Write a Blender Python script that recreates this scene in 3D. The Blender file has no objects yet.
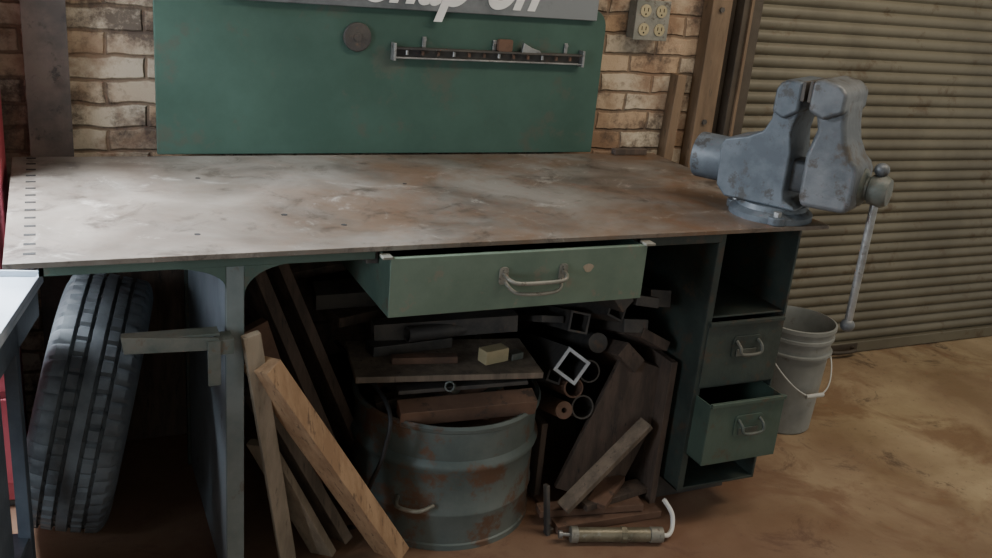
import bpy, bmesh, math, random
from mathutils import Vector, Matrix, Euler
random.seed(7)
C=bpy.context.scene.collection
# ---------------------------------------------------------------- materials
DES=.18
def lin(c):
    g=.3*c[0]+.55*c[1]+.15*c[2]
    c=tuple(v*(1-DES)+g*DES for v in c)
    return tuple(((v/255)/12.92 if v/255<=0.04045 else ((v/255+0.055)/1.055)**2.4) for v in c)+(1.0,)
MATS={}
def mat(name,c1,c2=None,c3=None,scale=6.0,rough=0.7,metal=0.0,bump=0.15,detail=8,t1=0.4,t2=0.6,t3=0.58,stretch=(1,1,1),rough2=None):
    if name in MATS: return MATS[name]
    m=bpy.data.materials.new(name); m.use_nodes=True
    nt=m.node_tree; N=nt.nodes; L=nt.links; b=N['Principled BSDF']
    tc=N.new('ShaderNodeTexCoord'); mp=N.new('ShaderNodeMapping'); mp.inputs['Scale'].default_value=stretch
    L.new(tc.outputs['Object'],mp.inputs['Vector'])
    n=N.new('ShaderNodeTexNoise'); n.inputs['Scale'].default_value=scale; n.inputs['Detail'].default_value=detail; n.inputs['Roughness'].default_value=0.65
    L.new(mp.outputs['Vector'],n.inputs['Vector'])
    r=N.new('ShaderNodeValToRGB'); r.color_ramp.elements[0].position=t1; r.color_ramp.elements[1].position=t2
    r.color_ramp.elements[0].color=lin(c1); r.color_ramp.elements[1].color=lin(c2 or c1)
    L.new(n.outputs['Fac'],r.inputs['Fac']); out=r.outputs['Color']
    if c3:
        n2=N.new('ShaderNodeTexNoise'); n2.inputs['Scale'].default_value=scale*2.7; n2.inputs['Detail'].default_value=10; n2.inputs['Roughness'].default_value=0.7
        L.new(mp.outputs['Vector'],n2.inputs['Vector'])
        r2=N.new('ShaderNodeValToRGB'); r2.color_ramp.elements[0].position=t3; r2.color_ramp.elements[1].position=t3+0.08
        L.new(n2.outputs['Fac'],r2.inputs['Fac'])
        mx=N.new('ShaderNodeMix'); mx.data_type='RGBA'
        L.new(r2.outputs['Color'],mx.inputs['Factor']); L.new(out,mx.inputs['A']); mx.inputs['B'].default_value=lin(c3)
        out=mx.outputs['Result']
    L.new(out,b.inputs['Base Color'])
    b.inputs['Roughness'].default_value=rough; b.inputs['Metallic'].default_value=metal
    if bump:
        bp=N.new('ShaderNodeBump'); bp.inputs['Strength'].default_value=bump; bp.inputs['Distance'].default_value=0.01
        n3=N.new('ShaderNodeTexNoise'); n3.inputs['Scale'].default_value=scale*6; n3.inputs['Detail'].default_value=6
        L.new(mp.outputs['Vector'],n3.inputs['Vector']); L.new(n3.outputs['Fac'],bp.inputs['Height']); L.new(bp.outputs['Normal'],b.inputs['Normal'])
    MATS[name]=m; return m
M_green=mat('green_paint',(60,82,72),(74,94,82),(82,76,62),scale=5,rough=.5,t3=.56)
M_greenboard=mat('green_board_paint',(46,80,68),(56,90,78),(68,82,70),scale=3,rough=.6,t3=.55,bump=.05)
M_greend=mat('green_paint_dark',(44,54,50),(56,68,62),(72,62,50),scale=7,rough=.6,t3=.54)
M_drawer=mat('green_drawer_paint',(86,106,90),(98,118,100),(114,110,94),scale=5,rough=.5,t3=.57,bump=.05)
M_leg=mat('grey_green_steel',(92,104,102),(110,118,116),(92,82,70),scale=6,rough=.5,t3=.6)
M_panel=mat('blue_grey_steel',(116,128,138),(138,150,160),(98,98,96),scale=4,rough=.5,t3=.60)
M_plate=mat('worn_green_edge',(72,82,76),(98,98,90),(92,76,60),scale=10,rough=.5)
M_black=mat('black_void',(14,14,14),(22,22,22),scale=5,rough=.9,bump=0)
M_dark=mat('dark_steel',(60,58,58),(84,78,72),(96,76,62),scale=9,rough=.6,metal=.2)
M_rust=mat('rusty_steel',(80,58,46),(108,76,58),(66,58,54),scale=8,rough=.8)
M_steel=mat('bare_steel',(136,136,136),(164,164,162),(108,100,92),scale=12,rough=.4,metal=.7)
M_tubeend=mat('cut_steel',(150,154,158),(176,178,182),scale=12,rough=.4,metal=.3,bump=0)
M_galv=mat('galvanised',(116,116,106),(142,138,126),(92,82,70),scale=12,rough=.5,metal=.3)
M_vise=mat('vise_paint',(72,82,92),(96,106,116),(66,66,66),scale=7,rough=.48,metal=.15,t3=.55,bump=.08)
M_vised=mat('vise_paint_worn',(80,86,92),(106,110,114),(76,70,64),scale=6,rough=.46,metal=.2,t3=.54)
M_wood=mat('pine_wood',(152,116,82),(178,142,104),(118,90,66),scale=4,rough=.75,stretch=(6,6,.8),t3=.56)
M_woodpale=mat('pale_wood',(130,116,96),(154,138,116),(104,90,74),scale=4,rough=.8,stretch=(6,6,.8),t3=.6)
M_woodgrey=mat('grey_weathered_wood',(96,84,72),(122,106,90),(76,66,58),scale=4,rough=.8,stretch=(6,6,.8),t3=.58)
M_wooddark=mat('old_dark_wood',(68,56,48),(92,74,62),(54,48,44),scale=5,rough=.85,stretch=(5,5,1))
M_woodred=mat('reddish_wood',(98,70,54),(122,88,68),(76,60,50),scale=5,rough=.8)
M_rubber=mat('tire_rubber',(66,72,78),(90,98,104),scale=10,rough=.62,bump=.1)
M_drum=mat('drum_blue_rust',(84,98,96),(108,118,114),(110,82,64),scale=2.6,rough=.5,t3=.51,metal=.15)
M_bucket=mat('grey_plastic',(118,122,120),(136,140,138),(104,102,94),scale=5,rough=.4,t3=.6,bump=0)
M_white=mat('white_enamel',(215,215,210),(228,228,224),scale=4,rough=.4,bump=0)
M_bail=mat('bail_wire',(170,172,168),(186,188,184),scale=4,rough=.4,bump=0)
M_sign=mat('sign_grey',(78,82,86),(130,134,136),(62,64,68),scale=2.2,rough=.35,metal=.3,bump=0)
M_red=mat('red_paint',(176,60,72),(194,78,90),scale=4,rough=.45)
M_cart=mat('pale_blue_steel',(150,164,178),(176,188,200),scale=4,rough=.4,bump=.03)
M_cartd=mat('dark_blue_steel',(60,70,82),(78,88,100),scale=6,rough=.5)
M_jamb=mat('brown_jamb',(104,82,60),(126,100,74),(84,68,52),scale=5,rough=.6,stretch=(3,3,.6))
M_jambd=mat('brown_jamb_dark',(60,50,40),(78,66,52),scale=5,rough=.6)
M_post=mat('rusty_post',(72,64,60),(98,84,76),(56,50,48),scale=7,rough=.8)
M_shutter=mat('shutter_olive',(98,92,76),(112,106,88),(92,78,58),scale=2.5,rough=.5,metal=.1,t3=.57,bump=.03)
M_olive=mat('olive_tool',(104,98,78),(134,126,104),(150,150,140),scale=14,rough=.4,metal=.4)
M_tan=mat('tan_plastic',(160,146,108),(176,160,120),scale=8,rough=.6)
M_cable=mat('black_cable',(24,24,26),(34,34,36),scale=9,rough=.6)
M_ceil=mat('ceiling_paint',(120,112,100),(140,132,118),scale=2,rough=.9)

def nodes(name):
    m=bpy.data.materials.new(name); m.use_nodes=True
    nt=m.node_tree;N=nt.nodes;L=nt.links;b=N['Principled BSDF'];tc=N.new('ShaderNodeTexCoord')
    def noise(s,d=8,r=.6,dist=0):
        n=N.new('ShaderNodeTexNoise'); n.inputs['Scale'].default_value=s;n.inputs['Detail'].default_value=d;n.inputs['Roughness'].default_value=r;n.inputs['Distortion'].default_value=dist
        L.new(tc.outputs['Object'],n.inputs['Vector']);return n.outputs['Fac']
    def ramp(f,a,b_,ca=(0,0,0,1),cb=(1,1,1,1)):
        r=N.new('ShaderNodeValToRGB');r.color_ramp.elements[0].position=a;r.color_ramp.elements[1].position=b_
        r.color_ramp.elements[0].color=ca;r.color_ramp.elements[1].color=cb;L.new(f,r.inputs['Fac']);return r.outputs['Color']
    def mix(f,a,bb,k=1):
        if k!=1:
            q=N.new('ShaderNodeMath');q.operation='MULTIPLY';q.inputs[1].default_value=k;L.new(f,q.inputs[0]);f=q.outputs[0]
        x=N.new('ShaderNodeMix');x.data_type='RGBA';L.new(f,x.inputs['Factor'])
        if isinstance(a,tuple): x.inputs['A'].default_value=a
        else: L.new(a,x.inputs['A'])
        if isinstance(bb,tuple): x.inputs['B'].default_value=bb
        else: L.new(bb,x.inputs['B'])
        return x.outputs['Result']
    return m,N,L,b,tc,noise,ramp,mix

def top_steel():
    m,N,L,b,tc,noise,ramp,mix=nodes('worn_bench_steel')
    base=ramp(noise(2.6,9,.6,.6),.36,.64,lin((86,78,70)),lin((130,123,114)))
    sp=N.new('ShaderNodeSeparateXYZ');L.new(tc.outputs['Object'],sp.inputs[0])
    g=N.new('ShaderNodeMapRange');g.inputs['From Min'].default_value=.3;g.inputs['From Max'].default_value=1.3;g.inputs['To Min'].default_value=.2;g.inputs['To Max'].default_value=1;L.new(sp.outputs['X'],g.inputs['Value'])
    rn=ramp(noise(2.0,9,.72,.5),.42,.60)
    q=N.new('ShaderNodeMath');q.operation='MULTIPLY';L.new(rn,q.inputs[0]);L.new(g.outputs['Result'],q.inputs[1])
    c=mix(q.outputs[0],base,lin((110,76,48)),.9)
    c=mix(ramp(noise(6,12,.8,1.5),.57,.66),c,lin((184,178,168)),.5)
    c=mix(ramp(noise(7,12,.8,.7),.53,.63),c,lin((60,50,42)),.8)
    L.new(c,b.inputs['Base Color'])
    b.inputs['Metallic'].default_value=.15
    rr=N.new('ShaderNodeMapRange');rr.inputs['From Min'].default_value=.35;rr.inputs['From Max'].default_value=.65;rr.inputs['To Min'].default_value=.34;rr.inputs['To Max'].default_value=.52
    L.new(noise(4),rr.inputs['Value']);L.new(rr.outputs['Result'],b.inputs['Roughness'])
    bp=N.new('ShaderNodeBump');bp.inputs['Strength'].default_value=.12;bp.inputs['Distance'].default_value=.004
    L.new(noise(12,10,.7),bp.inputs['Height']);L.new(bp.outputs['Normal'],b.inputs['Normal'])
    return m
M_top=top_steel()

def brick_mat():
    m,N,L,b,tc,noise,ramp,mix=nodes('old_painted_brick')
    sp=N.new('ShaderNodeSeparateXYZ');cb=N.new('ShaderNodeCombineXYZ')
    L.new(tc.outputs['Object'],sp.inputs[0])
    ad=N.new('ShaderNodeMath');ad.operation='ADD';L.new(sp.outputs['X'],ad.inputs[0]);L.new(sp.outputs['Y'],ad.inputs[1])
    L.new(ad.outputs[0],cb.inputs['X']);L.new(sp.outputs['Z'],cb.inputs['Y'])
    nz=N.new('ShaderNodeTexNoise');nz.inputs['Scale'].default_value=9;nz.inputs['Detail'].default_value=4
    L.new(tc.outputs['Object'],nz.inputs['Vector'])
    vm=N.new('ShaderNodeVectorMath');vm.operation='MULTIPLY_ADD';L.new(nz.outputs['Color'],vm.inputs[0]);vm.inputs[1].default_value=(.03,.03,0);L.new(cb.outputs[0],vm.inputs[2])
    br=N.new('ShaderNodeTexBrick');L.new(vm.outputs[0],br.inputs['Vector'])
    br.inputs['Scale'].default_value=1;br.inputs['Brick Width'].default_value=.215;br.inputs['Row Height'].default_value=.068;br.inputs['Mortar Size'].default_value=.008;br.inputs['Mortar Smooth'].default_value=.7
    br.inputs['Color1'].default_value=lin((178,142,106));br.inputs['Color2'].default_value=lin((204,190,166));br.inputs['Mortar'].default_value=lin((128,106,84))
    c=mix(ramp(noise(5,9,.7),.45,.60),br.outputs['Color'],lin((138,104,78)),.85)
    n2=noise(6,9,.78)
    c=mix(ramp(n2,.49,.61),c,lin((82,66,56)),.85)
    L.new(c,b.inputs['Base Color']);b.inputs['Roughness'].default_value=.85
    sub=N.new('ShaderNodeMath');sub.operation='SUBTRACT';L.new(n2,sub.inputs[0]);L.new(br.outputs['Fac'],sub.inputs[1])
    bp=N.new('ShaderNodeBump');bp.inputs['Strength'].default_value=.7;bp.inputs['Distance'].default_value=.012
    L.new(sub.outputs[0],bp.inputs['Height']);L.new(bp.outputs['Normal'],b.inputs['Normal'])
    return m
M_brick=brick_mat()

def floor_mat():
    m,N,L,b,tc,noise,ramp,mix=nodes('stained_concrete')
    c=ramp(noise(1.6,9,.6,.4),.38,.62,lin((136,110,80)),lin((172,150,114)))
    c=mix(ramp(noise(2.6,9,.68,.8),.50,.62),c,lin((124,90,62)),.75)
    c=mix(ramp(noise(3.6,12,.8,.6),.56,.64),c,lin((82,62,48)),.8)
    c=mix(ramp(noise(40,4,.7),.60,.7),c,lin((106,88,68)),.7)
    sp=N.new('ShaderNodeSeparateXYZ');L.new(tc.outputs['Object'],sp.inputs[0])
    mr=N.new('ShaderNodeMapRange');mr.inputs['From Min'].default_value=2.7;mr.inputs['From Max'].default_value=1.7;L.new(sp.outputs['X'],mr.inputs['Value'])
    c=mix(mr.outputs['Result'],c,lin((124,84,66)),.72)
    L.new(c,b.inputs['Base Color'])
    rr=N.new('ShaderNodeMapRange');rr.inputs['From Min'].default_value=.4;rr.inputs['From Max'].default_value=.6;rr.inputs['To Min'].default_value=.32;rr.inputs['To Max'].default_value=.75
    L.new(noise(2.4),rr.inputs['Value']);L.new(rr.outputs['Result'],b.inputs['Roughness'])
    bp=N.new('ShaderNodeBump');bp.inputs['Strength'].default_value=.25;bp.inputs['Distance'].default_value=.006
    L.new(noise(18,10,.7),bp.inputs['Height']);L.new(bp.outputs['Normal'],b.inputs['Normal'])
    return m
M_floor=floor_mat()

# ---------------------------------------------------------------- geometry helpers
def fin(name,bm,m,parent=None,bevel=0,seg=2,smooth=35,loc=None,rot=None):
    bmesh.ops.recalc_face_normals(bm,faces=bm.faces)
    me=bpy.data.meshes.new(name); bm.to_mesh(me); bm.free()
    for p in me.polygons: p.use_smooth=True
    me.set_sharp_from_angle(angle=math.radians(smooth))
    me.materials.append(m)
    o=bpy.data.objects.new(name,me); C.objects.link(o)
    if parent: o.parent=parent
    if loc: o.location=loc
    if rot: o.rotation_euler=rot
    if bevel:
        b=o.modifiers.new('bevel','BEVEL'); b.width=bevel; b.segments=seg; b.limit_method='ANGLE'; b.angle_limit=math.radians(35); b.harden_normals=True
    return o
def root(name,loc=(0,0,0),rot=(0,0,0)):
    o=bpy.data.objects.new(name,None); C.objects.link(o); o.location=loc; o.rotation_euler=rot; o.empty_display_size=.1; return o
def box(name,lo,hi,m,parent=None,bevel=0.002):
    bm=bmesh.new()
    vs=[bm.verts.new((x,y,z)) for x in (lo[0],hi[0]) for y in (lo[1],hi[1]) for z in (lo[2],hi[2])]
    for f in ((0,1,3,2),(4,6,7,5),(0,4,5,1),(2,3,7,6),(0,2,6,4),(1,5,7,3)): bm.faces.new([vs[i] for i in f])
    return fin(name,bm,m,parent,bevel)
def prism(name,pts,axis,a,b,m,parent=None,bevel=0.002,seg=2):
    bm=bmesh.new()
    def P(u,v,w):
        return {'x':(w,u,v),'y':(u,w,v),'z':(u,v,w)}[axis]
    A=[bm.verts.new(P(u,v,a)) for u,v in pts]; B=[bm.verts.new(P(u,v,b)) for u,v in pts]
    bm.faces.new(A); bm.faces.new(B[::-1])
    n=len(pts)
    for i in range(n): bm.faces.new((A[i],A[(i+1)%n],B[(i+1)%n],B[i]))
    return fin(name,bm,m,parent,bevel,seg)
def frame(d):
    d=Vector(d).normalized(); up=Vector((0,0,1)) if abs(d.z)<.95 else Vector((0,1,0))
    x=d.cross(up).normalized(); y=d.cross(x).normalized(); return x,y
def cyl(name,p0,p1,r,m,parent=None,r2=None,n=32,bevel=0,hollow=0):
    p0=Vector(p0);p1=Vector(p1);x,y=frame(p1-p0);r2=r if r2 is None else r2
    bm=bmesh.new()
    def ring(p,rr): return [bm.verts.new(p+x*rr*math.cos(t*2*math.pi/n)+y*rr*math.sin(t*2*math.pi/n)) for t in range(n)]
    A=ring(p0,r);B=ring(p1,r2)
    for i in range(n): bm.faces.new((A[i],A[(i+1)%n],B[(i+1)%n],B[i]))
    if hollow:
        A2=ring(p0,r-hollow);B2=ring(p1,r2-hollow)
        for i in range(n):
            j=(i+1)%n
            bm.faces.new((A2[i],B2[i],B2[j],A2[j])); bm.faces.new((A[i],A2[i],A2[j],A[j])); bm.faces.new((B[i],B[j],B2[j],B2[i]))
    else:
        bm.faces.new(A);bm.faces.new(B)
    return fin(name,bm,m,parent,bevel)
def tube(name,pts,r,m,parent=None,n=12,closed=False):
    pts=[Vector(p) for p in pts]; bm=bmesh.new(); rings=[]
    prev=None
    for i,p in enumerate(pts):
        d=(pts[min(i+1,len(pts)-1)]-pts[max(i-1,0)]).normalized()
        if prev is None: x,y=frame(d)
        else:
            x=(prev-d*prev.dot(d)).normalized(); y=d.cross(x)
        prev=x
        rings.append([bm.verts.new(p+x*r*math.cos(t*2*math.pi/n)+y*r*math.sin(t*2*math.pi/n)) for t in range(n)])
    for a,b in zip(rings,rings[1:]):
        for i in range(n): bm.faces.new((a[i],a[(i+1)%n],b[(i+1)%n],b[i]))
    bm.faces.new(rings[0]);bm.faces.new(rings[-1])
    return fin(name,bm,m,parent)
def smoothpath(P,k=8):
    P=[Vector(p) for p in P]; out=[]
    for i in range(len(P)-1):
        a=P[max(i-1,0)];b=P[i];c=P[i+1];d=P[min(i+2,len(P)-1)]
        for j in range(k):
            t=j/k; out.append(.5*((2*b)+(c-a)*t+(2*a-5*b+4*c-d)*t*t+(3*b-a-3*c+d)*t**3))
    out.append(P[-1]); return out
def lathe(name,prof,m,parent=None,n=64,loc=None,rot=None,closed=False,smooth=35,fn=None):
    bm=bmesh.new(); R=[]
    for i in range(n):
        t=2*math.pi*i/n
        ring=[]
        for k,(r,z) in enumerate(prof):
            if fn: r=fn(i,k,r)
            ring.append(bm.verts.new((r*math.cos(t),r*math.sin(t),z)))
        R.append(ring)
    for i in range(n):
        a=R[i];b=R[(i+1)%n];K=len(prof)
        for k in range(K if closed else K-1):
            bm.faces.new((a[k],b[k],b[(k+1)%K],a[(k+1)%K]))
    bmesh.ops.remove_doubles(bm,verts=bm.verts,dist=1e-6)
    return fin(name,bm,m,parent,loc=loc,rot=rot,smooth=smooth)
def beam(name,p0,p1,w,t,m,parent=None,roll=0,bevel=.002,hollow=0):
    p0=Vector(p0);p1=Vector(p1);x,y=frame(p1-p0)
    c,s=math.cos(roll),math.sin(roll); X=x*c+y*s; Y=y*c-x*s
    bm=bmesh.new()
    def rect(p,w,t): return [bm.verts.new(p+X*a*w/2+Y*b*t/2) for a,b in ((-1,-1),(1,-1),(1,1),(-1,1))]
    A=rect(p0,w,t);B=rect(p1,w,t)
    for i in range(4): bm.faces.new((A[i],A[(i+1)%4],B[(i+1)%4],B[i]))
    if hollow:
        A2=rect(p0,w-2*hollow,t-2*hollow);B2=rect(p1,w-2*hollow,t-2*hollow)
        for i in range(4):
            j=(i+1)%4
            bm.faces.new((A2[i],B2[i],B2[j],A2[j]));bm.faces.new((A[i],A2[i],A2[j],A[j]));bm.faces.new((B[i],B[j],B2[j],B2[i]))
        bevel=0
    else:
        bm.faces.new(A);bm.faces.new(B)
    return fin(name,bm,m,parent,bevel)
def sphere(name,c,r,m,parent=None,sc=(1,1,1)):
    bm=bmesh.new(); bmesh.ops.create_uvsphere(bm,u_segments=24,v_segments=16,radius=r)
    for v in bm.verts: v.co=Vector((v.co.x*sc[0],v.co.y*sc[1],v.co.z*sc[2]))+Vector(c)
    return fin(name,bm,m,parent,smooth=60)
def rrect(x0,z0,x1,z1,r,n=8,corners=(1,1,1,1)):
    pts=[]
    for (cx,cz,a0,on,px,pz) in ((x1-r,z0+r,-90,corners[0],x1,z0),(x1-r,z1-r,0,corners[1],x1,z1),(x0+r,z1-r,90,corners[2],x0,z1),(x0+r,z0+r,180,corners[3],x0,z0)):
        if on:
            for i in range(n+1):
                a=math.radians(a0+90*i/n); pts.append((cx+r*math.cos(a),cz+r*math.sin(a)))
        else: pts.append((px,pz))
    return pts

# ---------------------------------------------------------------- room shell
WY=2.95
box('floor',(-1.8,-1.2,-.1),(5.2,3.25,0),M_floor,bevel=0)
box('wall_back',(-1.8,WY,0),(2.20,WY+.25,2.9),M_brick,bevel=0)
box('wall_header',(2.20,WY,2.5),(5.2,WY+.25,2.9),M_brick,bevel=0)
box('wall_left',(-1.95,-1.2,0),(-1.8,3.2,2.9),M_brick,bevel=0)
box('ceiling',(-1.95,-1.2,2.9),(5.2,3.25,3.0),M_ceil,bevel=0)
door=root('door_1')
bm=bmesh.new(); prev=None; pitch=.046; x0,x1=2.36,5.1
nz=int(2.42/pitch); prof=[]
for i in range(nz):
    z=.055+i*pitch
    for k,(dz,dy) in enumerate(((0,0),(.10,-.005),(.25,-.0095),(.45,-.011),(.65,-.0095),(.80,-.005),(.88,0.0),(.94,.002))):
        prof.append((WY-.005+dy,z+dz*pitch))
for y,z in prof:
    a=bm.verts.new((x0,y,z));b=bm.verts.new((x1,y,z))
    if prev: bm.faces.new((prev[0],prev[1],b,a))
    prev=(a,b)
fin('corrugated_curtain',bm,M_shutter,door,smooth=50)
box('bottom_rail',(x0,WY-.03,0.004),(x1,WY+.0,.055),M_shutter,door,.004)
tube('shutter_handle',smoothpath([(3.08,WY-.03,.03),(3.085,WY-.06,.03),(3.15,WY-.07,.03),(3.215,WY-.06,.03),(3.22,WY-.03,.03)]),.009,M_jambd,door)
box('handle_plate',(3.05,WY-.034,.008),(3.25,WY-.028,.05),M_jambd,door,.001)
jam=root('trim_1')
box('flange',(2.15,WY-.06,0),(2.235,WY-.002,2.6),M_jamb,jam,.003)
box('web',(2.235,WY-.03,0),(2.275,WY-.002,2.6),M_jambd,jam,.002)
box('guide_channel',(2.275,WY-.075,0),(2.36,WY-.002,2.6),M_jambd,jam,.003)
box('guide_lip',(2.30,WY-.085,0),(2.312,WY-.075,2.6),M_jamb,jam,.001)
for z in (1.05,1.45,1.9): cyl('bolt',(2.19,WY-.068,z),(2.19,WY-.058,z),.01,M_dark,jam,n=6)
lp=root('steel_post')
box('flange_front',(-.055,WY-.075,0),(.055,WY-.063,2.85),M_post,lp,.001)
box('web',(-.006,WY-.063,0),(.006,WY-.012,2.85),M_post,lp,.001)
box('flange_rear',(-.055,WY-.012,0),(.055,WY-.002,2.85),M_post,lp,.001)
for z in (.6,1.15,1.45,1.75): 
    for x in (-.03,.03): cyl('rivet',(x,WY-.081,z),(x,WY-.074,z),.009,M_post,lp,n=12)

# ---------------------------------------------------------------- workbench
wb=root('workbench')
TX0,TX1,TY0,TY1,TZ=-.10,1.97,1.957,2.865,.94
box('top_plate',(TX0,TY0,TZ-.012),(TX1,TY1,TZ),M_top,wb,.0015)
for i in range(14):
    y=TY0+.05+i*.064
    box('edge_slot',(TX0+.035,y,TZ+.0001),(TX0+.058,y+.013,TZ+.0006),M_black,wb,0)
for (x,y,r) in ((.50,2.23,.008),(.62,2.13,.007),(.28,2.10,.007),(.9,2.5,.006),(.35,2.6,.007)):
    cyl('drilled_hole',(x,y,TZ+.0001),(x,y,TZ+.0006),r,M_black,wb,n=16)
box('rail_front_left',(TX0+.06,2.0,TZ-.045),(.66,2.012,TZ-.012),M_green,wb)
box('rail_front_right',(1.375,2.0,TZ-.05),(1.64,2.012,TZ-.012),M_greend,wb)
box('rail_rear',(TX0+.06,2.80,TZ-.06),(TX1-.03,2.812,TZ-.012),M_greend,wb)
box('rail_left',(TX0+.06,2.0,TZ-.045),(TX0+.072,2.81,TZ-.012),M_greend,wb)
box('leg_panel',(.335,2.02,0.0),(.343,2.72,TZ-.012),M_panel,wb)
box('leg_front_flange',(.325,2.005,0),(.365,2.02,TZ-.045),M_leg,wb)
box('leg_rear_flange',(.325,2.72,0),(.372,2.735,TZ-.012),M_greend,wb)
prism('gusset_right',[(.365,TZ-.045)]+[(.365+.11*(1-math.sin(a)) ,TZ-.045-.07*(1-math.cos(a))) for a in [math.pi/2*i/10 for i in range(11)]],'y',2.004,2.012,M_green,wb,.001)
prism('gusset_left',[(.325,TZ-.045)]+[(.325-.12*(1-math.sin(a)) ,TZ-.045-.05*(1-math.cos(a))) for a in [math.pi/2*i/10 for i in range(11)]],'y',2.004,2.012,M_green,wb,.001)
prism('bracket_arm',[(.105,.768),(.30,.750),(.305,.742),(.300,.722),(.110,.730)],'y',1.955,1.963,M_plate,wb,.001)
box('bracket_shelf',(.108,1.963,.752),(.305,2.004,.758),M_plate,wb,.001)
box('bracket_drop',(.278,1.95,.64),(.305,1.955,.745),M_plate,wb,.001)
box('bracket_cleat',(.298,1.955,.71),(.334,2.004,.745),M_plate,wb,.001)
DX0,DX1,DY,DZ0,DZ1=.673,1.352,1.93,.776,.918
box('drawer_front',(DX0,DY,DZ0),(DX1,DY+.004,DZ1),M_drawer,wb,.0015)
box('drawer_front_lip',(DX0,DY+.004,DZ1-.004),(DX1,DY+.016,DZ1),M_drawer,wb,.001)
box('drawer_side_left',(DX0,DY+.004,DZ0),(DX0+.004,2.55,DZ1-.005),M_green,wb,.001)
box('drawer_side_right',(DX1-.004,DY+.004,DZ0),(DX1,2.55,DZ1-.005),M_green,wb,.001)
box('drawer_bottom',(DX0+.004,DY+.004,DZ0),(DX1-.004,2.55,DZ0+.004),M_greend,wb,.001)
box('drawer_back',(DX0,2.55,DZ0),(DX1,2.554,DZ1-.02),M_greend,wb,.001)
box('drawer_runner_left',(DX0-.03,2.015,TZ-.06),(DX0-.002,2.6,TZ-.012),M_dark,wb,.001)
box('drawer_runner_right',(DX1+.002,2.015,TZ-.06),(DX1+.03,2.6,TZ-.012),M_dark,wb,.001)
box('runner_tip_left',(DX0-.02,1.925,TZ-.022),(DX0+.004,1.956,TZ-.016),M_galv,wb,.001)
box('runner_tip_right',(DX1-.008,1.925,TZ-.022),(DX1+.02,1.956,TZ-.016),M_galv,wb,.001)
hx0,hx1,hz=.955,1.115,.866
tube('drawer_handle',smoothpath([(hx0,DY-.002,hz),(hx0+.004,DY-.03,hz-.006),(hx0+.03,DY-.042,hz-.012),(hx1-.03,DY-.042,hz-.012),(hx1-.004,DY-.03,hz-.006),(hx1,DY-.002,hz)]),.005,M_galv,wb)
for x in (hx0,hx1):
    prism('handle_mount',rrect(x-.012,hz-.026,x+.012,hz+.018,.009,5),'y',DY-.004,DY,M_galv,wb,.001)
    cyl('rivet',(x,DY-.008,hz+.010),(x,DY-.003,hz+.010),.004,M_galv,wb,n=12)
tube('handle_lower_bow',smoothpath([(hx0+.004,DY-.004,hz-.02),(hx0+.03,DY-.034,hz-.040),(hx1-.03,DY-.034,hz-.040),(hx1-.004,DY-.004,hz-.02)]),.0045,M_galv,wb)
prism('scuff_patch',[(1.186+.014*math.cos(a)*(1+.2*math.sin(3*a)),.868+.011*math.sin(a)) for a in [i*math.pi/8 for i in range(16)]],'y',DY-.0006,DY,M_woodpale,wb,0)
CX0,CX1,CY0,CY1=1.645,1.935,2.02,2.78
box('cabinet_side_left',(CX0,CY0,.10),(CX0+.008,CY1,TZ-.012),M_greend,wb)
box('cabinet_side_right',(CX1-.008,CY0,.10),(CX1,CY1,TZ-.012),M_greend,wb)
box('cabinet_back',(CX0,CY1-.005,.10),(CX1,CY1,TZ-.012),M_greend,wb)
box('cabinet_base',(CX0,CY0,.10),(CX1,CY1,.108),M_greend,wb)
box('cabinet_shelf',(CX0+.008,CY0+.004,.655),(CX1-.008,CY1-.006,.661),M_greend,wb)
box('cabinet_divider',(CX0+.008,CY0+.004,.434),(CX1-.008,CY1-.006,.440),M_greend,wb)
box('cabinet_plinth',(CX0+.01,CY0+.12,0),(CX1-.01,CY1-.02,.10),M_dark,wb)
box('cabinet_stile_left',(CX0,CY0-.003,.10),(CX0+.022,CY0,TZ-.012),M_greend,wb,.001)
def drawer(x0,x1,y,z0,z1,dep,nm,m):
    box(nm+'_front',(x0,y,z0),(x1,y+.004,z1),m,wb,.0015)
    box(nm+'_lip',(x0,y-.008,z1-.012),(x1,y+.0,z1),m,wb,.002)
    for s,x in (('left',x0),('right',x1-.004)): box(nm+'_side_'+s,(x,y+.004,z0),(x+.004,y+dep,z1-.006),m,wb,.001)
    box(nm+'_bottom',(x0,y+.004,z0),(x1,y+dep,z0+.004),m,wb,.001)
    box(nm+'_back',(x0,y+dep,z0),(x1,y+dep+.004,z1-.01),m,wb,.001)
    cx=(x0+x1)/2+.01; cz=(z0+z1)/2+.02
    prism(nm+'_pull_plate',rrect(cx-.05,cz-.035,cx+.05,cz+.032,.012,5),'y',y-.004,y,m,wb,.001)
    tube(nm+'_pull',smoothpath([(cx-.038,y-.004,cz+.018),(cx-.038,y-.024,cz+.006),(cx-.03,y-.03,cz-.014),(cx+.03,y-.03,cz-.014),(cx+.038,y-.024,cz+.006),(cx+.038,y-.004,cz+.018)]),.005,M_plate,wb)
    box(nm+'_card_holder',(cx-.035,y-.007,cz-.03),(cx+.035,y-.004,cz-.008),M_plate,wb,.001)
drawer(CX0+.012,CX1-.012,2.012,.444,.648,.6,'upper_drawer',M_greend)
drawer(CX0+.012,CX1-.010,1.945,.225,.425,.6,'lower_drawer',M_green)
for i,(x,y,w) in enumerate(((1.68,2.2,.10),(1.79,2.3,.08))):
    box('stored_box',(x,y,.663),(x+w,y+.2,.663+.09+.04*i),M_dark,wb,.003)

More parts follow.
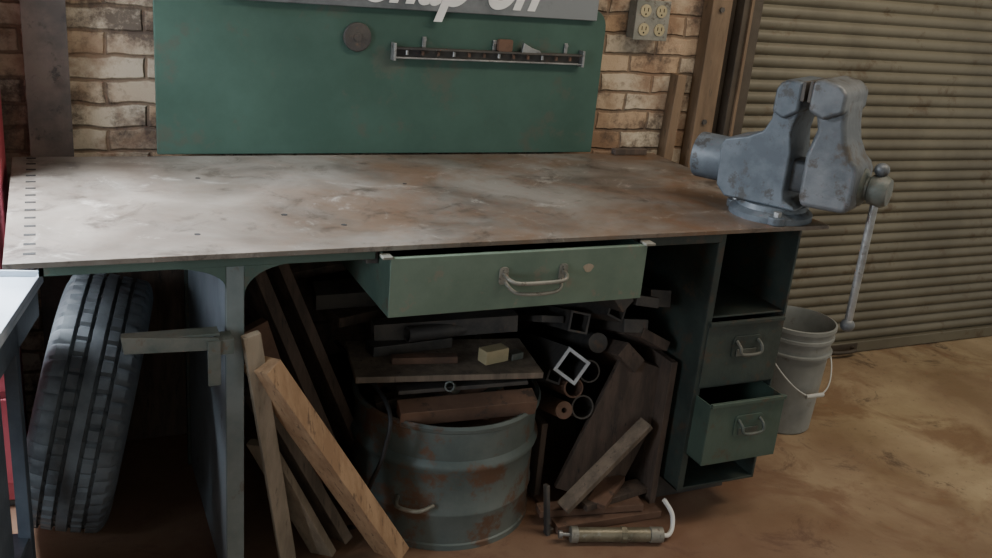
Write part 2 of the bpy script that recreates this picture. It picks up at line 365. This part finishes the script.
gb=root('tool_board')
prism('board',rrect(.276,TZ+.002,1.717,1.425,.06,8,(0,1,1,0)),'y',2.875,2.895,M_greenboard,gb,.002)
for x in (.5,1.5): box('board_cleat',(x,2.895,.90),(x+.05,2.945,1.35),M_wooddark,gb)
cyl('round_magnet',(.855,2.862,1.30),(.855,2.875,1.30),.043,M_dark,gb,bevel=.003)
cyl('magnet_core',(.855,2.859,1.30),(.855,2.862,1.30),.012,M_dark,gb)
tr=root('tool_rail')
RX0,RX1=.97,1.625
box('rail_back',(RX0,2.866,1.243),(RX1,2.874,1.277),M_dark,tr,.001)
box('rail_upper_lip',(RX0,2.845,1.271),(RX1,2.866,1.277),M_dark,tr,.001)
box('rail_lower_lip',(RX0,2.850,1.243),(RX1,2.866,1.248),M_steel,tr,.001)
box('rail_end_left',(RX0-.006,2.842,1.237),(RX0+.002,2.874,1.290),M_steel,tr,.001)
box('rail_end_right',(RX1-.002,2.842,1.237),(RX1+.006,2.874,1.290),M_steel,tr,.001)
for x in (1.07,1.31,1.57):
    box('hanger_tab',(x-.006,2.868,1.277),(x+.006,2.874,1.31),M_steel,tr,.001)
    cyl('hanger_screw',(x,2.864,1.302),(x,2.869,1.302),.006,M_steel,tr,n=12)
for i in range(12):
    x=1.01+i*.052; cyl('peg',(x,2.855,1.255),(x,2.855,1.269),.005,M_rust if i%3 else M_steel,tr,n=12)
sb=root('small_parts')
prism('rusty_block',rrect(1.315,1.277,1.365,1.315,.006,4),'y',2.848,2.864,M_rust,sb,.001)
prism('bright_clip',[(1.40,1.277),(1.47,1.277),(1.465,1.284),(1.435,1.292),(1.405,1.307)],'y',2.848,2.862,M_steel,sb,.001)
sg=root('wall_sign')
box('sign_panel',(.477,2.855,1.388),(1.668,2.872,1.62),M_sign,sg,.003)
cu=bpy.data.curves.new('lettering','FONT'); cu.body='Snap-on'; cu.size=.21; cu.shear=.45; cu.extrude=.001; cu.offset=.006; cu.align_x='CENTER'
t=bpy.data.objects.new('lettering',cu); C.objects.link(t); t.rotation_euler=(math.pi/2,0,0); t.location=(1.15,2.853,1.413); t.parent=sg; cu.materials.append(M_white)
t.scale=(.85,1,1)
for x in (.7,1.45): box('sign_strut',(x,2.8965,1.30),(x+.03,2.948,1.60),M_dark,sg)

ob=root('power_outlet')
box('back_box',(1.842,WY-.055,1.335),(1.972,WY-.002,1.462),M_galv,ob,.005)
box('face_plate',(1.838,WY-.060,1.331),(1.976,WY-.055,1.466),M_galv,ob,.002)
for ix in (0,1):
    for iz in (0,1):
        cx=1.875+ix*.064; cz=1.368+iz*.062
        cyl('socket',(cx,WY-.0635,cz),(cx,WY-.060,cz),.021,M_tan,ob,n=24)
        for s in (-1,1): box('slot',(cx+s*.008-.0012,WY-.0645,cz-.002),(cx+s*.008+.0012,WY-.0634,cz+.010),M_black,ob,0)
        cyl('ground_pin',(cx,WY-.0645,cz-.011),(cx,WY-.0634,cz-.011),.003,M_black,ob,n=10)
cyl('conduit',(1.907,WY-.03,1.462),(1.907,WY-.03,2.85),.013,M_galv,ob)
beam('timber_post',(2.03,WY-.022,0.0),(2.075,WY-.022,1.215),.038,.055,M_jamb)
beam('wood_offcut',(1.79,2.845,TZ+.011),(1.92,2.845,TZ+.011),.03,.02,M_wooddark)

# ---------------------------------------------------------------- vise
vs=root('bench_vise',(1.858,2.08,TZ),(0,0,math.radians(-60)))
vs.scale=(.95,1,1)
AZ=.130
lathe('swivel_base',[(0,.0),(.122,.0),(.122,.016),(.112,.024),(.104,.028),(.10,.042),(0,.042)],M_vise,vs,n=48)
for a in (60,180,300):
    a=math.radians(a); c=Vector((math.cos(a)*.112,math.sin(a)*.112,0))
    cyl('base_lug',c,c+Vector((0,0,.022)),.026,M_vise,vs,bevel=.003)
    cyl('base_bolt',c+Vector((0,0,.022)),c+Vector((0,0,.036)),.012,M_steel,vs,n=6)
body=[(-.12,.042),(-.15,.07),(-.155,.185),(-.145,.205),(-.08,.222),(-.035,.245),(-.018,.28),(-.014,.33),(-.006,.372),(.015,.385),(.062,.385),(.062,.335),(.052,.29),(.046,.25),(.05,.222),(.055,.20),(.055,.09),(.06,.065),(.09,.055),(.10,.042)]
prism('fixed_body',body,'y',-.084,.084,M_vise,vs,.014,3)
prism('fixed_jaw_head',[(-.016,.300),(-.014,.362),(-.004,.380),(.014,.390),(.060,.390),(.060,.31),(.02,.285)],'y',-.100,.100,M_vise,vs,.010,3)
box('fixed_jaw_plate',(.058,-.098,.340),(.068,.098,.391),M_dark,vs,.001)
prism('rear_slide_housing',[(.066*math.cos(a),AZ+.066*math.sin(a)) for a in [i*math.pi/14 for i in range(28)]],'x',-.255,-.15,M_vise,vs,.006,3)
prism('slide_bar',rrect(-.042,AZ-.045,.042,AZ+.045,.012,4),'x',-.235,.18,M_vised,vs,.002)
mj=[(.105,.058),(.096,.085),(.094,.20),(.104,.24),(.112,.27),(.104,.30),(.088,.330),(.088,.392),(.11,.398),(.165,.390),(.182,.37),(.186,.33),(.19,.29),(.200,.25),(.222,.210),(.240,.195),(.250,.175),(.250,.090),(.235,.062)]
prism('moving_jaw_body',mj,'y',-.078,.078,M_vised,vs,.016,3)
prism('moving_jaw_head',[(.086,.318),(.086,.396),(.11,.404),(.162,.397),(.184,.376),(.184,.325),(.13,.30)],'y',-.104,.104,M_vised,vs,.011,3)
box('moving_jaw_plate',(.079,-.100,.340),(.088,.100,.396),M_dark,vs,.001)
cyl('screw',(.0,0,AZ),(.24,0,AZ),.018,M_steel,vs)
lathe('screw_collar',[(0,.240),(.050,.240),(.052,.250),(.044,.256),(.032,.260),(.032,.266),(.040,.272),(.044,.306),(.036,.322),(0,.326)],M_plate,vs,n=36,loc=(0,0,AZ),rot=(0,math.pi/2,0))
HX=.290
cyl('handle_bar',(HX,.0,-.255),(HX,.0,AZ+.055),.0115,M_steel,vs)
sphere('handle_knob_top',(HX,0,AZ+.056),.021,M_vised,vs,(1,1,.9))
sphere('handle_knob_bottom',(HX,0,-.258),.021,M_vised,vs,(1,1,.9))

# ---------------------------------------------------------------- bucket
bk=root('plastic_bucket',(2.43,2.47,0),(0,0,0))
bk.scale=(.88,.88,1.06)
lathe('pail',[(0,.004),(.125,.0),(.130,.006),(.148,.34),(.156,.342),(.156,.352),(.150,.354),(.152,.375),(.158,.377),(.158,.39),(.150,.392),(.146,.38),(.143,.34),(.126,.012),(0,.012)],M_bucket,bk,n=64)
lathe('reinforcing_ring',[(.145,.29),(.158,.291),(.158,.298),(.146,.30)],M_bucket,bk,n=64)
tube('bail_handle',smoothpath([(.158,-.01,.315),(.14,-.09,.25),(.08,-.158,.19),(0,-.178,.165),(-.08,-.158,.19),(-.14,-.09,.25),(-.158,-.01,.315)]),.003,M_bail,bk,n=8)
cyl('handle_grip',(-.045,-.174,.168),(.045,-.174,.168),.008,M_bail,bk)

# ---------------------------------------------------------------- tire
def tread():
    pts=[(-.085,.326)]
    for g in [-.052,-.018,.018,.052]:
        pts+= [(g-.005,.330-abs(g)*.04),(g-.004,.320-abs(g)*.04),(g+.004,.320-abs(g)*.04),(g+.005,.330-abs(g)*.04)]
    pts.append((.085,.326)); return pts
prof=[(-.085,.195),(-.098,.205),(-.106,.235),(-.110,.262),(-.108,.288),(-.100,.310),(-.092,.320)]+tread()+[(.092,.320),(.100,.310),(.108,.288),(.110,.262),(.106,.235),(.098,.205),(.085,.195),(.078,.205),(.088,.235),(.092,.27),(.082,.300),(.0,.308),(-.082,.300),(-.092,.27),(-.088,.235),(-.078,.205)]
prof2=[(r,x) for x,r in prof]
def sipe(i,k,r):
    x=prof2[k][1]
    if r>.306 and k<30:
        if abs(x)>.058 and i%5==0: return r-.007
        if .02<abs(x)<.05 and (i+2)%5==0: return r-.006
    return r
tir=root('car_tire',(.050,2.52,.357),(0,math.radians(12),math.radians(-9)))
tir.scale=(1.0,1.04,1.04)
lathe('carcass',prof2,M_rubber,tir,n=260,rot=(0,math.pi/2,0),closed=True,fn=sipe,smooth=30)
# added rim disc, keeps light from passing through the tire's hole
lathe('rim_light_blocker',[(.200,-.086),(.206,-.092),(.200,-.096),(.190,-.086),(.180,-.06),(.178,.02),(.165,.045),(.12,.05),(.06,.062),(.045,.060),(.040,.03),(0,.03),(0,.024),(.046,.024),(.056,.052),(.12,.042),(.162,.036),(.176,.05),(.182,.075),(.192,.088),(.200,.096),(.206,.092),(.200,.086)],M_dark,tir,n=72,rot=(0,math.pi/2,0))

# ---------------------------------------------------------------- left side things
ct=root('steel_cart',(-.40,2.06,0),(0,0,math.radians(-12)))
box('cart_top',(-.32,-.42,.765),(.30,.34,.78),M_cart,ct,.003)
for x in (-.32,.294): box('top_rim',(x,-.42,.78),(x+.006,.34,.795),M_cart,ct,.001)
for y in (-.42,.334): box('top_rim_end',(-.32,y,.78),(.30,y+.006,.795),M_cart,ct,.001)
for x in (-.31,.262):
    for y in (-.41,.10): box('cart_leg',(x,y,.0),(x+.028,y+.028,.765),M_cartd,ct,.002)
box('cart_shelf',(-.31,-.40,.22),(.285,.12,.232),M_cartd,ct,.002)
box('cart_side_rail',(.262,-.40,.69),(.29,.32,.765),M_cartd,ct,.002)
box('cart_front_rail',(-.30,-.41,.69),(.28,-.385,.765),M_cartd,ct,.002)
box('cart_side_sheet',(.268,-.38,.235),(.274,.02,.69),M_cartd,ct,.001)
rc=root('red_cabinet')
box('carcass',(-.75,2.62,.02),(-.118,2.93,1.55),M_red,rc,.006)
for i in range(5):
    z=.08+i*.28
    box('door_drawer',(-.73,2.608,z),(-.135,2.62,z+.26),M_red,rc,.004)
    box('pull',(-.60,2.592,z+.19),(-.28,2.608,z+.205),M_steel,rc,.002)
box('plinth',(-.74,2.63,0),(-.13,2.92,.02),M_dark,rc,0)

# ---------------------------------------------------------------- timber at left under bench
beam('wood_plank',(.765,2.06,.045),(.400,2.0,.66),.095,.048,M_wood,roll=.35)
beam('wood_plank',(.50,2.10,.005),(.375,1.985,.74),.042,.018,M_woodpale,roll=.2)
beam('wood_plank',(.60,2.14,.02),(.42,2.10,.40),.075,.022,M_woodpale,roll=.5)
beam('wood_plank',(.66,2.20,.02),(.42,2.17,.50),.09,.03,M_woodgrey,roll=.3)
beam('wood_plank',(.72,2.36,.03),(.40,2.30,.84),.11,.035,M_wooddark,roll=.3)
beam('wood_plank',(.72,2.58,.03),(.40,2.52,.83),.14,.035,M_wooddark,roll=.3)
beam('wood_plank',(.82,2.68,.03),(.43,2.64,.88),.12,.035,M_wooddark,roll=.2)
beam('wood_plank',(.62,2.26,.03),(.42,2.22,.66),.08,.03,M_woodred,roll=.3)
beam('wood_plank',(.80,2.46,.03),(.46,2.42,.86),.16,.03,M_wooddark,roll=.25)
beam('dark_backing_sheet',(.86,2.90,.0),(.86,2.935,.87),1.0,.012,M_wooddark,roll=0)  # dark sheets added to deepen the shade on the wall below the bench
beam('dark_backing_sheet',(1.52,2.86,.0),(1.52,2.90,.74),.62,.012,M_rust,roll=0)
beam('dark_backing_sheet',(.21,2.925,.0),(.21,2.935,.86),.28,.012,M_wooddark,roll=0)

# ---------------------------------------------------------------- drum
dr=root('steel_drum',(1.005,2.33,0))
R=.265
pr=[(0,.012),(R-.01,.012),(R-.006,.0),(R+.004,.0),(R+.004,.016),(R,.02),(R,.10),(R+.004,.108),(R+.004,.114),(R,.122),(R,.235),(R+.010,.250),(R+.012,.258),(R+.010,.266),(R,.28),(R,.362),(R+.008,.368),(R+.010,.378),(R+.004,.386),(R-.006,.382),(R-.006,.02),(0,.02)]
lathe('drum_shell',pr,M_drum,dr,n=80)
tube('drum_side_handle',smoothpath([(-.20,-.18,.15),(-.215,-.225,.148),(-.17,-.26,.146),(-.12,-.248,.148)]),.006,M_galv,dr)
sc=root('scrap_pile')
cyl('rubble_fill',(1.005,2.33,.29),(1.005,2.33,.325),.248,M_rust,sc)
beam('red_offcut',(.80,2.17,.395),(1.18,2.12,.410),.055,.05,M_woodred,sc,roll=.3)
beam('scrap_bar',(.78,2.30,.36),(1.12,2.22,.46),.05,.03,M_wooddark,sc)
beam('scrap_bar',(.83,2.45,.36),(1.16,2.36,.46),.07,.03,M_rust,sc)
beam('scrap_block',(.86,2.22,.35),(.99,2.40,.44),.08,.07,M_wooddark,sc)
beam('scrap_block',(1.00,2.42,.34),(1.14,2.50,.46),.09,.06,M_dark,sc)
for i in range(40):
    a=random.uniform(0,6.28); r=random.uniform(0,.15); c=Vector((1.005+r*math.cos(a),2.33+r*math.sin(a),random.uniform(.35,.44)))
    d=Vector((random.uniform(-1,1),random.uniform(-1,1),random.uniform(-.3,.5))).normalized()*random.uniform(.04,.09)
    mm=random.choice([M_dark,M_rust,M_wooddark,M_dark,M_plate])
    if random.random()<.6: beam('scrap_piece',c-d,c+d,random.uniform(.02,.06),random.uniform(.01,.04),mm,sc,roll=random.random()*3)
    else: cyl('scrap_pipe',c-d,c+d,random.uniform(.01,.025),mm,sc,n=20,hollow=.004)
beam('shelf_board',(.70,2.30,.50),(1.21,2.22,.495),.24,.018,M_woodgrey)
bt=root('scrap_bracket')
beam('flat_bar',(.80,2.19,.455),(1.16,2.14,.468),.04,.012,M_dark,bt)
prism('angle_web',[(.86,.44),(1.14,.455),(1.10,.487),(.90,.480)],'y',2.205,2.215,M_dark,bt,.001)
beam('tan_block',(1.04,2.185,.531),(1.115,2.20,.531),.04,.04,M_tan)
oc=root('metal_offcuts')
beam('offcut',(.76,2.32,.524),(1.00,2.34,.522),.06,.03,M_dark,oc)
beam('offcut',(.80,2.25,.518),(.98,2.22,.517),.03,.02,M_rust,oc)
beam('offcut',(1.13,2.20,.516),(1.17,2.21,.516),.03,.02,M_plate,oc)
cyl('offcut_pipe',(.86,2.30,.565),(1.15,2.33,.56),.022,M_dark,oc,hollow=.004)
beam('offcut_angle',(.78,2.36,.56),(1.19,2.30,.58),.05,.05,M_dark,oc,hollow=.006)
ls=root('long_offcuts')
for i,(a,b,w,t,mm) in enumerate((((.70,2.50,.55),(1.22,2.62,.57),.10,.03,M_wooddark),((.66,2.55,.60),(1.20,2.50,.62),.08,.05,M_dark),((.80,2.62,.66),(1.34,2.60,.63),.06,.06,M_rust),((.60,2.68,.64),(1.10,2.66,.72),.07,.04,M_wooddark),((.9,2.56,.68),(1.5,2.60,.72),.05,.03,M_dark),((.62,2.72,.52),(1.3,2.74,.50),.14,.05,M_wooddark),((.62,2.74,.40),(1.3,2.74,.40),.14,.06,M_wooddark),((.64,2.74,.2),(1.2,2.76,.2),.14,.2,M_wooddark))):
    beam('offcut',a,b,w,t,mm,ls,roll=.2*i)

# ---------------------------------------------------------------- bars, pipes and boards at the right under the bench
bs=root('steel_stock')
beam('square_tube',(1.30,2.14,.495),(1.42,2.76,.30),.078,.078,M_dark,bs,roll=.62,hollow=.009)
beam('cut_end',(1.2990,2.1350,.4966),(1.3002,2.1405,.4949),.079,.079,M_tubeend,bs,roll=.62,hollow=.009)
beam('square_tube_small',(1.345,2.20,.60),(1.44,2.76,.42),.06,.06,M_dark,bs,roll=.2,hollow=.006)
cyl('pipe',(1.335,2.17,.408),(1.42,2.74,.22),.030,M_rust,bs,hollow=.005)
cyl('pipe',(1.30,2.15,.35),(1.37,2.74,.16),.026,M_woodred,bs,hollow=.018)
cyl('pipe',(1.40,2.20,.44),(1.47,2.74,.25),.034,M_dark,bs,hollow=.005)
cyl('pipe',(1.43,2.22,.52),(1.50,2.74,.34),.03,M_dark,bs)
cyl('pipe',(1.38,2.18,.335),(1.43,2.74,.15),.036,M_dark,bs,hollow=.005)
beam('angle_bar',(1.285,2.20,.44),(1.32,2.74,.22),.045,.045,M_dark,bs,roll=.4,hollow=.006)
beam('channel_bar',(1.50,2.14,.60),(1.52,2.76,.40),.08,.04,M_dark,bs,roll=.1)
beam('channel_bar',(1.44,2.16,.64),(1.36,2.76,.46),.06,.04,M_dark,bs,roll=.5,hollow=.006)
beam('channel_bar',(1.57,2.14,.68),(1.60,2.76,.50),.07,.05,M_dark,bs,roll=.1)
beam('channel_bar',(1.50,2.10,.69),(1.47,2.76,.55),.08,.03,M_dark,bs,roll=.2)
beam('angle_bar',(1.42,2.10,.70),(1.34,2.76,.60),.05,.05,M_dark,bs,roll=.9)
beam('flat_bar',(1.28,2.24,.60),(1.30,2.76,.40),.07,.02,M_dark,bs,roll=.1)
beam('flat_bar',(1.24,2.26,.68),(1.28,2.76,.50),.06,.03,M_rust,bs,roll=.4)
beam('flat_bar',(1.56,2.12,.56),(1.58,2.76,.36),.10,.03,M_wooddark,bs,roll=.5)
beam('flat_bar',(1.50,2.14,.50),(1.52,2.76,.32),.08,.05,M_wooddark,bs,roll=.8)
beam('stock_rest',(1.35,2.66,.01),(1.35,2.66,.30),.05,.05,M_wooddark,bs)
beam('stock_rest_bar',(1.29,2.66,.19),(1.62,2.66,.19),.05,.05,M_wooddark,bs)
cr=root('wooden_crate')
box('crate_side_right',(1.60,2.08,.012),(1.622,2.56,.50),M_wooddark,cr,.002)
box('crate_side_left',(1.285,2.24,.012),(1.305,2.56,.26),M_wooddark,cr,.002)
box('crate_bottom',(1.285,2.12,.0),(1.622,2.56,.012),M_woodred,cr,.002)
box('crate_back',(1.285,2.56,.0),(1.622,2.582,.17),M_wooddark,cr,.002)
beam('leaning_board',(1.42,2.18,.03),(1.575,2.15,.47),.02,.20,M_wooddark,roll=0)
beam('batten',(1.29,2.075,.07),(1.56,2.10,.30),.045,.022,M_woodgrey,roll=.2)
beam('floor_board',(1.27,2.115,.014),(1.62,2.10,.014),.13,.024,M_woodred)
beam('floor_board',(1.24,2.13,.038),(1.56,2.07,.042),.05,.022,M_woodred)
beam('floor_board',(1.36,2.09,.062),(1.60,2.13,.062),.06,.02,M_wooddark)
beam('floor_board',(1.40,2.07,.064),(1.52,2.16,.09),.06,.02,M_woodred)
gg=root('grease_gun',(1.285,2.008,.026),(0,0,math.atan2(-.085,.275)))
cyl('barrel',(.02,0,0),(.235,0,0),.021,M_olive,gg,bevel=.002)
cyl('barrel_cap',(0,0,0),(.022,0,0),.024,M_galv,gg,bevel=.002)
cyl('head',(.235,0,0),(.275,0,0),.023,M_galv,gg,bevel=.003)
cyl('plunger_rod',(-.025,0,0),(0,0,0),.006,M_steel,gg)
cyl('plunger_knob',(-.034,0,0),(-.024,0,0),.012,M_steel,gg)
cyl('head_nut',(.15,0,0),(.165,0,0),.024,M_olive,gg,n=8)
tube('spout',smoothpath([(.27,0,.0),(.295,.01,-.008),(.312,.03,.005),(.312,.05,.04),(.285,.06,.08)]),.007,M_white,gg)
bsn=root('iron_stand')
beam('upright',(1.240,2.06,.0),(1.236,2.09,.15),.012,.022,M_dark,bsn)
beam('foot',(1.236,2.065,.008),(1.26,2.07,.008),.02,.015,M_dark,bsn)
tube('power_cable',smoothpath([(.70,2.25,.006),(.69,2.13,.10),(.70,2.08,.24),(.725,2.05,.36),(.74,2.10,.47),(.70,2.44,.50)]),.006,M_cable)

# ---------------------------------------------------------------- lights
def area(name,loc,target,size,power,col,sy=None,spread=180):
    l=bpy.data.lights.new(name,'AREA'); l.energy=power; l.color=col; l.size=size; l.spread=math.radians(spread)
    if sy: l.shape='RECTANGLE'; l.size_y=sy
    o=bpy.data.objects.new(name,l); C.objects.link(o); o.location=loc
    o.rotation_euler=(Vector(target)-Vector(loc)).to_track_quat('-Z','Y').to_euler(); return o
area('shop_light_left',(-.42,2.58,1.66),(.0,2.2,.9),.5,64,(.88,.94,1),spread=120)
area('window_light_left',(-1.6,1.0,1.2),(.1,2.4,.4),.9,15,(.80,.9,1),spread=110)
area('ceiling_light_center',(1.9,1.5,2.85),(1.8,2.6,.9),1.0,20,(1,.90,.76),.3)
area('ceiling_light_right',(3.4,1.3,2.85),(3.1,2.1,0),1.2,32,(1,.86,.66),.4)
w=bpy.data.worlds.new('world'); bpy.context.scene.world=w; w.use_nodes=True
w.node_tree.nodes['Background'].inputs['Color'].default_value=(.93,.95,.90,1); w.node_tree.nodes['Background'].inputs['Strength'].default_value=.55

# ---------------------------------------------------------------- camera
cd=bpy.data.cameras.new('camera'); cd.sensor_width=36; cd.lens=960/992*36
cam=bpy.data.objects.new('camera',cd); C.objects.link(cam)
cam.matrix_world=Matrix(((.9091,.0593,-.4123,0),(-.4072,.3346,-.8498,0),(.0876,.9406,.3283,1.60),(0,0,0,1)))
bpy.context.scene.camera=cam
